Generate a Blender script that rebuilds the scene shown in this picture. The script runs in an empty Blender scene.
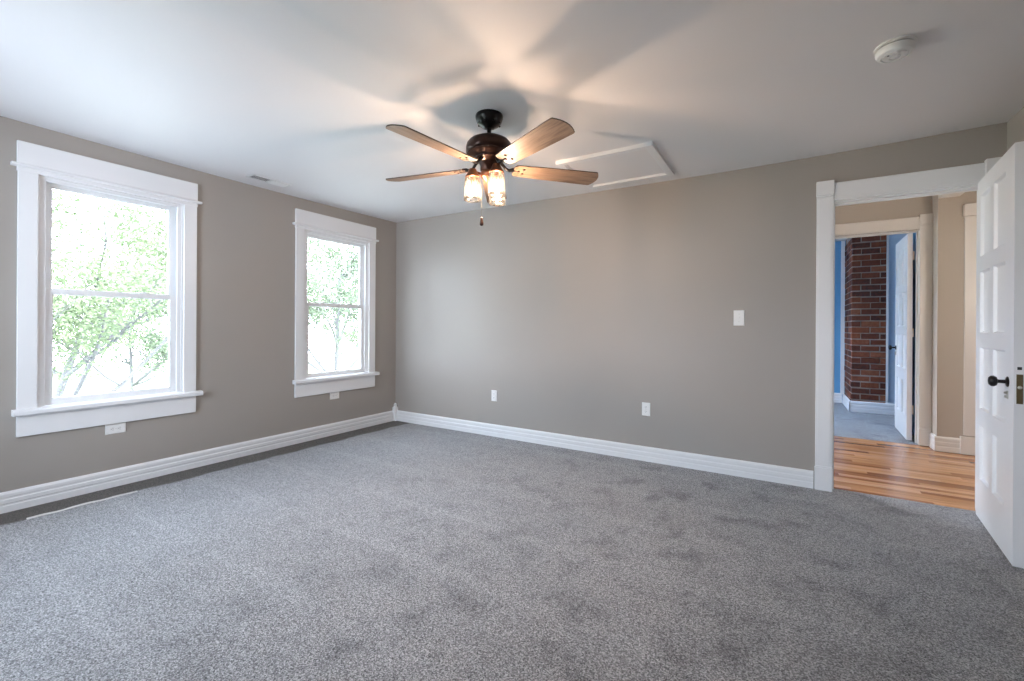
import bpy, bmesh, math, random
from mathutils import Vector, Matrix, noise as mnoise

random.seed(11)
PI = math.pi
C = bpy.context.scene.collection
sc = bpy.context.scene

# ------------------------------------------------------------------ camera
YAW = math.radians(31.628)
ROLL = math.radians(0.350)
cam_d = bpy.data.cameras.new('camera')
cam = bpy.data.objects.new('camera', cam_d)
C.objects.link(cam)
cam_d.sensor_width = 36.0
cam_d.lens = 442.58 / 1024 * 36.0
cam_d.shift_y = -13.98 / 1024
cam_d.clip_start = 0.05
cam.matrix_world = (Matrix.Translation((4.110, -3.923, 1.1695)) @ Matrix.Rotation(YAW, 4, 'Z')
                    @ Matrix.Rotation(PI / 2, 4, 'X') @ Matrix.Rotation(ROLL, 4, 'Z'))
sc.camera = cam

# ------------------------------------------------------------------ world, exposure
sc.view_settings.view_transform = 'Standard'
sc.view_settings.look = 'None'
sc.view_settings.gamma = 1.0
sc.view_settings.use_curve_mapping = False
sc.view_settings.exposure = 0.36
W = bpy.data.worlds.new('overcast_sky'); sc.world = W; W.use_nodes = True
WN = W.node_tree.nodes; bg = WN['Background']
bg.inputs['Color'].default_value = (0.82, 0.925, 1.10, 1)
bg.inputs['Strength'].default_value = 20.0
sd = bpy.data.lights.new('sun', 'SUN'); sd.energy = 22.0; sd.angle = math.radians(4); sd.color = (1.0, .97, .92)
sun = bpy.data.objects.new('sun', sd); C.objects.link(sun); sun.location = (20, 12, 30)
sun.rotation_euler = Vector((-.62, -.20, -.76)).to_track_quat('-Z', 'Y').to_euler()

def portal(name, loc, direction, sx, sy):
    d = bpy.data.lights.new(name, 'AREA'); d.shape = 'RECTANGLE'; d.size = sx; d.size_y = sy
    d.cycles.is_portal = True
    o = bpy.data.objects.new(name, d); C.objects.link(o); o.location = loc
    o.rotation_euler = Vector(direction).to_track_quat('-Z', 'Y').to_euler()
    return o
BULB_STRENGTH = 1800.0
HALL_FILL = 4.0
WALL_FILL = 85.0

# window openings (y0, y1) in the left wall, (x0, x1) in the near wall
WZ0, WZ1 = 0.62, 2.13
LEFT_WINDOWS = [(-3.10, -2.285), (-1.245, -0.43)]
NEAR_WINDOWS = [(0.9, 2.1)]  # unseen window added behind the viewpoint for fill daylight
NEAR_Y = -5.2
RX = 5.272          # right wall
RH = 2.44           # ceiling height
for y0, y1 in LEFT_WINDOWS:
    portal('window_portal', (-0.15, (y0 + y1) / 2, (WZ0 + WZ1) / 2), (1, 0, 0), y1 - y0, WZ1 - WZ0)
for x0, x1 in NEAR_WINDOWS:
    portal('window_portal', ((x0 + x1) / 2, NEAR_Y - 0.15, (WZ0 + WZ1) / 2), (0, 1, 0), x1 - x0, WZ1 - WZ0)
portal('window_portal', (3.12, 3.2, 1.4), (1, 0, 0), .8, 1.2)
portal('window_portal', (2.87, 1.05, 1.4), (1, 0, 0), .7, 1.0)

# ------------------------------------------------------------------ helpers
def tag(o, label=None, cat=None, group=None, kind=None):
    if label: o['label'] = label
    if cat: o['category'] = cat
    if group: o['group'] = group
    if kind: o['kind'] = kind
    return o

def empty(name, loc=(0, 0, 0), rot=(0, 0, 0), parent=None):
    o = bpy.data.objects.new(name, None); C.objects.link(o)
    o.location = loc; o.rotation_euler = rot; o.parent = parent
    o.empty_display_size = 0.1
    return o

def obj(name, bm, mats, parent=None, loc=None, rot=None, smooth=False, bevel=0.0, auto=None):
    me = bpy.data.meshes.new(name)
    bmesh.ops.recalc_face_normals(bm, faces=bm.faces)
    bm.to_mesh(me); bm.free()
    if not isinstance(mats, (list, tuple)): mats = [mats]
    for m in mats: me.materials.append(m)
    o = bpy.data.objects.new(name, me); C.objects.link(o)
    if parent: o.parent = parent
    if loc: o.location = loc
    if rot: o.rotation_euler = rot
    if smooth or auto:
        for p in me.polygons: p.use_smooth = True
        if auto:
            try: me.set_sharp_from_angle(angle=math.radians(auto))
            except Exception: pass
    if bevel:
        b = o.modifiers.new('bevel', 'BEVEL'); b.width = bevel; b.segments = 2
        b.limit_method = 'ANGLE'; b.angle_limit = math.radians(40)
    return o

def box(bm, x0, x1, y0, y1, z0, z1, mi=0):
    vs = [bm.verts.new((x, y, z)) for x in (x0, x1) for y in (y0, y1) for z in (z0, z1)]
    fs = []
    for idx in ((0, 1, 3, 2), (4, 6, 7, 5), (0, 4, 5, 1), (2, 3, 7, 6), (0, 2, 6, 4), (1, 5, 7, 3)):
        f = bm.faces.new([vs[i] for i in idx]); f.material_index = mi; fs.append(f)
    return fs

def B(*a):
    bm = bmesh.new()
    for q in a: box(bm, *q)
    return bm

def lathe(bm, prof, seg=32, cx=0, cy=0, mi=0, axis='Z', lobes=0, amp=0.0):
    rings = []
    for r, z in prof:
        ring = []
        for k in range(seg):
            a = 2 * PI * k / seg
            rr = r * (1 + (amp * math.cos(lobes * a) if lobes else 0))
            if axis == 'Z': p = (cx + rr * math.cos(a), cy + rr * math.sin(a), z)
            elif axis == 'X': p = (z, cx + rr * math.cos(a), cy + rr * math.sin(a))
            else: p = (cx + rr * math.cos(a), z, cy + rr * math.sin(a))
            ring.append(bm.verts.new(p))
        rings.append(ring)
    for i in range(len(rings) - 1):
        for k in range(seg):
            f = bm.faces.new((rings[i][k], rings[i][(k + 1) % seg], rings[i + 1][(k + 1) % seg], rings[i + 1][k]))
            f.material_index = mi
    if prof[0][0] > 1e-4:
        f = bm.faces.new(rings[0][::-1]); f.material_index = mi
    if prof[-1][0] > 1e-4:
        f = bm.faces.new(rings[-1]); f.material_index = mi
    return rings

def tube(bm, pts, rads, seg=8, mi=0):
    if not isinstance(rads, (list, tuple)): rads = [rads] * len(pts)
    pts = [Vector(p) for p in pts]; rings = []
    for i, p in enumerate(pts):
        d = (pts[min(i + 1, len(pts) - 1)] - pts[max(i - 1, 0)]).normalized()
        u = d.orthogonal().normalized() if i == 0 else (u - d * u.dot(d)).normalized()
        v = d.cross(u)
        rings.append([bm.verts.new(p + rads[i] * (u * math.cos(2 * PI * k / seg) + v * math.sin(2 * PI * k / seg))) for k in range(seg)])
    for i in range(len(rings) - 1):
        for k in range(seg):
            f = bm.faces.new((rings[i][k], rings[i][(k + 1) % seg], rings[i + 1][(k + 1) % seg], rings[i + 1][k])); f.material_index = mi
    for r in (rings[0], rings[-1]):
        f = bm.faces.new(r); f.material_index = mi

def extrude_profile(bm, prof, a, b, fn, mi=0):
    """profile points (d, z): d = distance out of the wall; fn(t, d, z) -> xyz for t = a / b"""
    r0 = [bm.verts.new(fn(a, d, z)) for d, z in prof]
    r1 = [bm.verts.new(fn(b, d, z)) for d, z in prof]
    n = len(prof)
    for i in range(n):
        f = bm.faces.new((r0[i], r0[(i + 1) % n], r1[(i + 1) % n], r1[i])); f.material_index = mi
    bm.faces.new(r0); bm.faces.new(r1[::-1])

# ------------------------------------------------------------------ materials
def mat(name, color=(.5, .5, .5), rough=.5, metal=0.0, bump=None, vary=None, spec=None, emis=None):
    m = bpy.data.materials.new(name); m.use_nodes = True
    nt = m.node_tree; n = nt.nodes; l = nt.links
    p = n['Principled BSDF']
    p.inputs['Base Color'].default_value = (*color, 1)
    p.inputs['Roughness'].default_value = rough
    p.inputs['Metallic'].default_value = metal
    if spec is not None: p.inputs['Specular IOR Level'].default_value = spec
    if emis:
        p.inputs['Emission Color'].default_value = (*emis[0], 1); p.inputs['Emission Strength'].default_value = emis[1]
    tc = n.new('ShaderNodeTexCoord')
    if vary:       # (scale, amount)
        nz = n.new('ShaderNodeTexNoise'); nz.inputs['Scale'].default_value = vary[0]; nz.inputs['Detail'].default_value = 4
        l.new(tc.outputs['Object'], nz.inputs['Vector'])
        mx = n.new('ShaderNodeMix'); mx.data_type = 'RGBA'
        k = 1 - vary[1]
        mx.inputs[6].default_value = (*[c * k for c in color], 1)
        mx.inputs[7].default_value = (*[min(1, c * (2 - k)) for c in color], 1)
        l.new(nz.outputs['Fac'], mx.inputs[0]); l.new(mx.outputs[2], p.inputs['Base Color'])
    if bump:       # (scale, strength, distance)
        nb = n.new('ShaderNodeTexNoise'); nb.inputs['Scale'].default_value = bump[0]; nb.inputs['Detail'].default_value = 3
        l.new(tc.outputs['Object'], nb.inputs['Vector'])
        bp = n.new('ShaderNodeBump'); bp.inputs['Strength'].default_value = bump[1]; bp.inputs['Distance'].default_value = bump[2]
        l.new(nb.outputs['Fac'], bp.inputs['Height']); l.new(bp.outputs['Normal'], p.inputs['Normal'])
    return m

def ramp(n, pts):
    r = n.new('ShaderNodeValToRGB'); e = r.color_ramp.elements
    while len(e) < len(pts): e.new(0.5)
    for i, (t, c) in enumerate(pts): e[i].position = t; e[i].color = (*c, 1)
    return r

M_WALL = mat('greige_wall_paint', (.365, .337, .307), .55, bump=(90, .06, .002), vary=(1.5, .03))
M_CEIL = mat('ceiling_paint', (.795, .785, .795), .6, bump=(60, .05, .002), vary=(1.2, .02))
M_TRIM = mat('white_trim_paint', (.81, .82, .835), .35, bump=(30, .03, .001))
M_HALLW = mat('hall_beige_paint', (.47, .415, .35), .6, bump=(90, .06, .002))
M_HTRIM = mat('hall_trim_paint', (.74, .70, .65), .4, bump=(30, .03, .001))
M_BLUE = mat('blue_wall_paint', (.13, .36, .62), .6, bump=(90, .06, .002))
M_PALEBLUE = mat('pale_blue_wall_paint', (.55, .66, .78), .6, bump=(90, .06, .002))
M_PLASTIC = mat('white_plastic', (.82, .82, .81), .35, bump=(200, .02, .0005))
M_SLOT = mat('dark_slot', (.03, .03, .03), .6, vary=(50, .2))
M_BRONZE = mat('oiled_bronze', (.045, .022, .016), .28, metal=.55, vary=(14, .25))
M_COPPER = mat('copper_bronze', (.20, .085, .045), .3, metal=.7, vary=(25, .3))
M_BLACK = mat('black_iron', (.012, .011, .012), .3, metal=.4, vary=(30, .3))
M_BRASS = mat('aged_brass', (.20, .16, .09), .4, metal=.8, vary=(60, .35))
M_CHROME = mat('worn_nickel', (.6, .58, .54), .3, metal=.9, vary=(60, .2))
M_EDGE = mat('dark_blade_edge', (.05, .03, .022), .5, vary=(30, .2))
M_GRILLE = mat('register_white', (.72, .73, .73), .4, vary=(10, .03))
M_SIDING = mat('house_outer_cladding', (.6, .6, .58), .7, vary=(4, .1))
M_THREAD = mat('pale_thread', (.75, .74, .72), .8, vary=(80, .1))

def make_carpet(name, base, strip=False):
    m = mat(name, base, .95, spec=.1); nt = m.node_tree; n = nt.nodes; l = nt.links; p = n['Principled BSDF']
    tc = n['Texture Coordinate'] if 'Texture Coordinate' in n else n.new('ShaderNodeTexCoord')
    vv = n.new('ShaderNodeTexVoronoi'); vv.inputs['Scale'].default_value = 270; l.new(tc.outputs['Object'], vv.inputs['Vector'])
    bw = n.new('ShaderNodeSeparateColor'); l.new(vv.outputs['Color'], bw.inputs[0])
    v = n.new('ShaderNodeTexNoise'); v.inputs['Scale'].default_value = 120; v.inputs['Detail'].default_value = 3
    l.new(tc.outputs['Object'], v.inputs['Vector'])
    av = n.new('ShaderNodeMath'); av.operation = 'MULTIPLY_ADD'; av.inputs[1].default_value = .5; l.new(bw.outputs[0], av.inputs[0])
    hv = n.new('ShaderNodeMath'); hv.operation = 'MULTIPLY'; hv.inputs[1].default_value = .5; l.new(v.outputs['Fac'], hv.inputs[0]); l.new(hv.outputs[0], av.inputs[2])
    r = ramp(n, [(.25, tuple(c * .34 for c in base)), (.42, tuple(c * .76 for c in base)), (.56, (base[0] * 1.14, base[1] * 1.13, base[2] * 1.12)), (.76, tuple(min(1, c * 1.95) for c in base))])
    l.new(av.outputs[0], r.inputs['Fac'])
    # trodden patches and vacuum tracks: where the pile leans another way it has its own shade
    mp = n.new('ShaderNodeMapping'); mp.inputs['Scale'].default_value = (1.0, 1.0, 1.0); mp.inputs['Rotation'].default_value = (0, 0, -.5)
    l.new(tc.outputs['Object'], mp.inputs['Vector'])
    w = n.new('ShaderNodeTexNoise'); w.inputs['Scale'].default_value = 4.6; w.inputs['Detail'].default_value = 7; w.inputs['Roughness'].default_value = .62
    w.inputs['Distortion'].default_value = .15
    l.new(mp.outputs['Vector'], w.inputs['Vector'])
    rw = ramp(n, [(.35, (.66, .66, .67)), (.43, (.88, .88, .88)), (.49, (1.0, 1.0, 1.0)), (.75, (1.08, 1.07, 1.05))])
    l.new(w.outputs['Fac'], rw.inputs['Fac'])
    mm = n.new('ShaderNodeMix'); mm.data_type = 'RGBA'; mm.blend_type = 'MULTIPLY'; mm.inputs[0].default_value = 1
    sp = n.new('ShaderNodeSeparateXYZ'); l.new(tc.outputs['Object'], sp.inputs['Vector'])
    pr = n.new('ShaderNodeMapRange'); pr.inputs['From Min'].default_value = 1.2; pr.inputs['From Max'].default_value = 3.4   # trodden most near the door
    pr.inputs['To Min'].default_value = .18; pr.inputs['To Max'].default_value = 1.0; l.new(sp.outputs['X'], pr.inputs['Value']); l.new(pr.outputs[0], mm.inputs[0])
    l.new(r.outputs['Color'], mm.inputs[6]); l.new(rw.outputs['Color'], mm.inputs[7])
    out = mm.outputs[2]
    # straight faint vacuum tracks running out from the window wall
    sx = n.new('ShaderNodeSeparateXYZ'); l.new(tc.outputs['Object'], sx.inputs['Vector'])
    wv = n.new('ShaderNodeTexWave'); wv.bands_direction = 'Y'; wv.inputs['Scale'].default_value = .62; wv.inputs['Distortion'].default_value = 1.2
    wv.inputs['Detail'].default_value = 1; wv.inputs['Detail Scale'].default_value = .6
    l.new(tc.outputs['Object'], wv.inputs['Vector'])
    rv = ramp(n, [(0, (.99, .99, .99)), (.93, (1.0, 1.0, 1.0)), (.98, (1.07, 1.07, 1.07))])
    l.new(wv.outputs['Fac'], rv.inputs['Fac'])
    m2 = n.new('ShaderNodeMix'); m2.data_type = 'RGBA'; m2.blend_type = 'MULTIPLY'; m2.inputs[0].default_value = 1
    l.new(out, m2.inputs[6]); l.new(rv.outputs['Color'], m2.inputs[7]); out = m2.outputs[2]
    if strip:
        # dark brown band in the carpet along the window wall, with a ragged edge
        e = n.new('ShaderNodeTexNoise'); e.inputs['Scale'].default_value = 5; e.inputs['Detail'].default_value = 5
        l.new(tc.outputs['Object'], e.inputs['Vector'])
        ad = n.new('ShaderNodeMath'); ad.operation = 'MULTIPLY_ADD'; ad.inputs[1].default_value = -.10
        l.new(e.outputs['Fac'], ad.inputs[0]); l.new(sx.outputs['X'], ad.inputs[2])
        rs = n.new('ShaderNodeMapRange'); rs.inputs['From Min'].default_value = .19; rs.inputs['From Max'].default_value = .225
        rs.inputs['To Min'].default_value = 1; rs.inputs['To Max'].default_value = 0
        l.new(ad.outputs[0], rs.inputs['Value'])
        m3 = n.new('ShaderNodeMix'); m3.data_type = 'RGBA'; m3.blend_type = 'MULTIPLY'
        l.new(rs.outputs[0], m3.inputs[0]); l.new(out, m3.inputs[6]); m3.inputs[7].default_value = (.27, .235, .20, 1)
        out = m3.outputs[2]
    l.new(out, p.inputs['Base Color'])
    bp = n.new('ShaderNodeBump'); bp.inputs['Strength'].default_value = .7; bp.inputs['Distance'].default_value = .008
    l.new(v.outputs['Fac'], bp.inputs['Height']); l.new(bp.outputs['Normal'], p.inputs['Normal'])
    p.inputs['Sheen Weight'].default_value = .15
    return m
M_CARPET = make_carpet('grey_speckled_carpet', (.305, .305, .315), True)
M_CARPET2 = make_carpet('blue_room_carpet', (.26, .29, .33))

def make_hardwood():
    m = mat('oak_strip_floor', (.5, .3, .15), .22); nt = m.node_tree; n = nt.nodes; l = nt.links; p = n['Principled BSDF']
    tc = n.new('ShaderNodeTexCoord'); at = n.new('ShaderNodeAttribute'); at.attribute_name = 'shade'
    r0 = ramp(n, [(0, (.20, .075, .035)), (.22, (.36, .16, .07)), (.5, (.56, .30, .15)), (.75, (.66, .37, .19)), (1, (.72, .45, .28))]); l.new(at.outputs['Fac'], r0.inputs['Fac'])
    mp = n.new('ShaderNodeMapping'); mp.inputs['Scale'].default_value = (2.2, 60, 1); l.new(tc.outputs['Object'], mp.inputs['Vector'])
    nz = n.new('ShaderNodeTexNoise'); nz.inputs['Scale'].default_value = 1.4; nz.inputs['Detail'].default_value = 5; l.new(mp.outputs['Vector'], nz.inputs['Vector'])
    r = ramp(n, [(.3, (.42, .34, .30)), (.46, (.95, .9, .85)), (.75, (1.25, 1.2, 1.15))]); l.new(nz.outputs['Fac'], r.inputs['Fac'])
    mx = n.new('ShaderNodeMix'); mx.data_type = 'RGBA'; mx.blend_type = 'MULTIPLY'; mx.inputs[0].default_value = .85
    l.new(r0.outputs['Color'], mx.inputs[6]); l.new(r.outputs['Color'], mx.inputs[7]); l.new(mx.outputs[2], p.inputs['Base Color'])
    return m
M_WOODFLOOR = make_hardwood()

def make_wood_blade():
    m = mat('weathered_oak_blade', (.42, .27, .16), .45); nt = m.node_tree; n = nt.nodes; l = nt.links; p = n['Principled BSDF']
    tc = n.new('ShaderNodeTexCoord')
    mp = n.new('ShaderNodeMapping'); mp.inputs['Scale'].default_value = (3, 38, 38); l.new(tc.outputs['Object'], mp.inputs['Vector'])
    nz = n.new('ShaderNodeTexNoise'); nz.inputs['Scale'].default_value = 1.5; nz.inputs['Detail'].default_value = 6; nz.inputs['Roughness'].default_value = .65
    l.new(mp.outputs['Vector'], nz.inputs['Vector'])
    r = ramp(n, [(.3, (.09, .055, .038)), (.43, (.20, .128, .085)), (.6, (.29, .20, .14)), (.75, (.15, .10, .07))])
    l.new(nz.outputs['Fac'], r.inputs['Fac']); l.new(r.outputs['Color'], p.inputs['Base Color'])
    return m
M_BLADE = make_wood_blade()

def make_brick():
    m = mat('old_red_brick', (.3, .1, .05), .85); nt = m.node_tree; n = nt.nodes; l = nt.links; p = n['Principled BSDF']
    tc = n.new('ShaderNodeTexCoord'); at = n.new('ShaderNodeAttribute'); at.attribute_name = 'shade'
    nz = n.new('ShaderNodeTexNoise'); nz.inputs['Scale'].default_value = 28; nz.inputs['Detail'].default_value = 5; l.new(tc.outputs['Object'], nz.inputs['Vector'])
    ad = n.new('ShaderNodeMath'); ad.operation = 'MULTIPLY_ADD'; ad.inputs[1].default_value = .55; l.new(at.outputs['Fac'], ad.inputs[0])
    ml = n.new('ShaderNodeMath'); ml.operation = 'MULTIPLY'; ml.inputs[1].default_value = .5; l.new(nz.outputs['Fac'], ml.inputs[0]); l.new(ml.outputs[0], ad.inputs[2])
    r = ramp(n, [(.12, (.018, .012, .012)), (.3, (.10, .024, .010)), (.6, (.20, .052, .020)), (.85, (.29, .11, .055))])
    l.new(ad.outputs[0], r.inputs['Fac']); l.new(r.outputs['Color'], p.inputs['Base Color'])
    bp = n.new('ShaderNodeBump'); bp.inputs['Strength'].default_value = .6; bp.inputs['Distance'].default_value = .006
    l.new(nz.outputs['Fac'], bp.inputs['Height']); l.new(bp.outputs['Normal'], p.inputs['Normal'])
    return m
M_BRICK = make_brick()
M_MORTAR = mat('lime_mortar', (.30, .25, .22), .95, bump=(60, .4, .004), vary=(7, .75))

def glass_mat(name, tint, transp, rough, trans=0.0):
    m = bpy.data.materials.new(name); m.use_nodes = True; nt = m.node_tree; n = nt.nodes; l = nt.links
    n.clear(); out = n.new('ShaderNodeOutputMaterial')
    t = n.new('ShaderNodeBsdfTransparent'); t.inputs['Color'].default_value = (*tint, 1)
    g = n.new('ShaderNodeBsdfGlossy'); g.inputs['Roughness'].default_value = rough
    fr = n.new('ShaderNodeFresnel'); fr.inputs['IOR'].default_value = 1.45
    mx = n.new('ShaderNodeMixShader'); l.new(t.outputs[0], mx.inputs[1]); l.new(g.outputs[0], mx.inputs[2])
    mr = n.new('ShaderNodeMath'); mr.operation = 'MULTIPLY'; mr.inputs[1].default_value = transp; l.new(fr.outputs[0], mr.inputs[0]); l.new(mr.outputs[0], mx.inputs[0])
    res = mx
    if trans:
        d = n.new('ShaderNodeBsdfTranslucent'); d.inputs['Color'].default_value = (.95, .93, .9, 1)
        nz = n.new('ShaderNodeTexNoise'); nz.inputs['Scale'].default_value = 60
        mm = n.new('ShaderNodeMixShader'); mm.inputs[0].default_value = trans
        l.new(mx.outputs[0], mm.inputs[1]); l.new(d.outputs[0], mm.inputs[2]); res = mm
    l.new(res.outputs[0], out.inputs['Surface'])
    return m
M_PANE = glass_mat('window_glass', (.97, .985, .98), .7, .02)
M_JAR = glass_mat('ribbed_jar_glass', (.97, .96, .94), 1.0, .1, trans=.006)
M_BULB = mat('lit_bulb', (1, .9, .75), .4, emis=((1.0, .70, .49), BULB_STRENGTH))
M_HALL_FILL = mat('lit_hall_fill', (1, .95, .85), .4, emis=((1.0, .80, .60), HALL_FILL))
M_WALL_FILL = mat('lit_wall_fill', (1, .95, .85), .4, emis=((1.0, .90, .80), WALL_FILL))
M_BARK = mat('tree_bark', (.075, .072, .072), .9, bump=(20, .5, .02), vary=(6, .3))
def leafmat(name, c, c2):
    m = mat(name, c, .6); nt = m.node_tree; n = nt.nodes; l = nt.links; p = n['Principled BSDF']
    tc = n.new('ShaderNodeTexCoord'); nz = n.new('ShaderNodeTexNoise'); nz.inputs['Scale'].default_value = 1.6; nz.inputs['Detail'].default_value = 4
    l.new(tc.outputs['Object'], nz.inputs['Vector']); r = ramp(n, [(.35, c), (.65, c2)]); l.new(nz.outputs['Fac'], r.inputs['Fac']); l.new(r.outputs['Color'], p.inputs['Base Color'])
    tr = n.new('ShaderNodeBsdfTranslucent'); l.new(r.outputs['Color'], tr.inputs['Color'])
    mx = n.new('ShaderNodeMixShader'); mx.inputs[0].default_value = .4
    l.new(p.outputs[0], mx.inputs[1]); l.new(tr.outputs[0], mx.inputs[2]); l.new(mx.outputs[0], n['Material Output'].inputs['Surface'])
    return m
M_LEAF = leafmat('spring_leaves', (.072, .098, .046), (.115, .142, .075))
M_LEAF2 = leafmat('pale_leaves', (.076, .100, .058), (.112, .138, .088))
M_GRASS = mat('lawn', (.14, .17, .10), .9, vary=(1.5, .3), bump=(8, .4, .05))
M_STREET = mat('grey_concrete', (.25, .27, .25), .8, vary=(2, .06))

# ------------------------------------------------------------------ room shell
def sag(x, y):
    x = max(0.0, min(RX, x)); y2 = max(-3.6, min(0.0, y))
    bx = math.sin(PI * (x / RX) ** 1.9); bl = .7 * math.sin(PI * (y2 + 3.6) / 3.6)
    bx /= 1 + (y2 / 1.1) ** 2
    return .010 - .026 * bx - .024 * bl * (1 - x / RX) * (1 - .5 * bx)
def ceil_z(x, y): return RH + sag(x, y)

T = .15
# floor (carpet) with a gently uneven surface
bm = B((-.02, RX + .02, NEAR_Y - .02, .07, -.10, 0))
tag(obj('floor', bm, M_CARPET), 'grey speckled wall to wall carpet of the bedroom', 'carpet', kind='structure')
bm = bmesh.new(); lay_ = bm.faces.layers.float.new('shade')
for f in box(bm, 3.0, 7.2, .07, 2.04, -.10, -.007): f[lay_] = .0
yy_ = .071
while yy_ < 2.03:
    xx_ = 3.0 - random.uniform(0, .6); y2_ = min(2.04, yy_ + .0562)
    while xx_ < 7.2:
        L_ = random.uniform(.28, 1.15); s_ = random.random()
        for f in box(bm, max(3.0, xx_), min(7.2, xx_ + L_ - .0008), yy_, y2_, -.007, -.004): f[lay_] = s_
        xx_ += L_
    yy_ += .057
tag(obj('floor_hall', bm, M_WOODFLOOR), 'glossy orange brown oak strip floor of the hallway', 'hardwood floor', kind='structure')
bm = B((3.25, 7.0, 2.04, 4.9, -.10, -.002))
tag(obj('floor_blue_room', bm, M_CARPET2), 'blue grey carpet of the room beyond the hallway', 'carpet', kind='structure')

# ceiling
bm = bmesh.new(); NX, NY = 44, 44; g = []
for i in range(NX + 1):
    row = []
    for j in range(NY + 1):
        x = -.02 + (RX + .04) * i / NX; y = NEAR_Y - .02 + (.04 - NEAR_Y) * j / NY
        row.append(bm.verts.new((x, y, ceil_z(x, y))))
    g.append(row)
for i in range(NX):
    for j in range(NY): bm.faces.new((g[i][j], g[i][j + 1], g[i + 1][j + 1], g[i + 1][j]))
box(bm, -.3, RX + .3, NEAR_Y - .3, .1, 2.52, 2.60)
tag(obj('ceiling', bm, M_CEIL, smooth=False), 'plain white painted ceiling, slightly uneven', 'ceiling', kind='structure')
for p_ in bpy.data.objects['ceiling'].data.polygons: p_.use_smooth = len(p_.vertices) == 4 and abs(p_.normal.z) > .99 and p_.center.z < 2.5

# left wall with two openings (structure boxes around each opening)
def wall_with_openings(axis, t0, t1, a0, a1, z0, z1, opens):
    bm = bmesh.new()
    def bb(p0, p1, q0, q1):
        if p1 - p0 < 1e-5 or q1 - q0 < 1e-5: return
        if axis == 'y': box(bm, t0, t1, p0, p1, q0, q1)
        else: box(bm, p0, p1, t0, t1, q0, q1)
    cur = a0
    for o0, o1, oz0, oz1 in opens:
        bb(cur, o0, z0, z1); bb(o0, o1, z0, oz0); bb(o0, o1, oz1, z1); cur = o1
    bb(cur, a1, z0, z1)
    bmesh.ops.remove_doubles(bm, verts=bm.verts, dist=1e-5)
    return bm
bm = wall_with_openings('y', -T, 0, NEAR_Y - .15, .13, -.1, 2.53, [(a, b, WZ0, WZ1) for a, b in LEFT_WINDOWS])
tag(obj('wall_left', bm, M_WALL), 'greige painted wall holding the two windows', 'wall', kind='structure')
D0, D1, DH = 4.405, 5.176, 2.085
bm = wall_with_openings('x', 0, .13, -.0, RX + .12, -.1, 2.53, [(D0, D1, -.1, DH)])
tag(obj('wall_back', bm, [M_WALL]), 'long greige painted wall with the doorway at its right end', 'wall', kind='structure')
bm = B((RX, RX + .12, NEAR_Y - .15, 0, -.1, 2.53))
tag(obj('wall_right', bm, M_WALL), 'greige wall behind the open white door', 'wall', kind='structure')
bm = wall_with_openings('x', NEAR_Y - .15, NEAR_Y, 0, RX, -.1, 2.53, [(a, b, WZ0, WZ1) for a, b in NEAR_WINDOWS])
tag(obj('wall_near', bm, M_WALL), 'greige wall behind the viewpoint', 'wall', kind='structure')

# baseboards: stepped profile
BP = [(0, 0), (.020, 0), (.020, .040), (.017, .044), (.017, .052), (.020, .056), (.020, .078), (.016, .083), (.016, .090),
      (.018, .095), (.018, .112), (.012, .122), (.006, .126), (0, .126)]
def baseboard(name, fn, a, b, m, label):
    bm = bmesh.new(); extrude_profile(bm, BP, a, b, fn)
    return tag(obj(name, bm, m), label, 'baseboard', kind='structure')
baseboard('baseboard_left', lambda t, d, z: (d, t, z), NEAR_Y, -.045, M_TRIM, 'white stepped baseboard under the two windows')
baseboard('baseboard_back', lambda t, d, z: (t, -d, z), .045, 4.295, M_TRIM, 'white stepped baseboard along the back wall')
baseboard('baseboard_right', lambda t, d, z: (RX - d, t, z), NEAR_Y, -.05, M_TRIM, 'white baseboard behind the open door')
baseboard('baseboard_near', lambda t, d, z: (t, NEAR_Y + d, z), .02, RX - .02, M_TRIM, 'white baseboard behind the viewpoint')
# corner block with an acorn top
bm = B((0, .046, -.046, 0, 0, .165))
lathe(bm, [(.021, .165), (.023, .172), (.016, .180), (.019, .190), (.019, .200), (.013, .212), (.004, .218), (0, .219)], 20, .023, -.023)
tag(obj('trim_1', bm, M_TRIM, auto=35), 'white baseboard corner block with rounded top', 'corner block', kind='structure')

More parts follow.
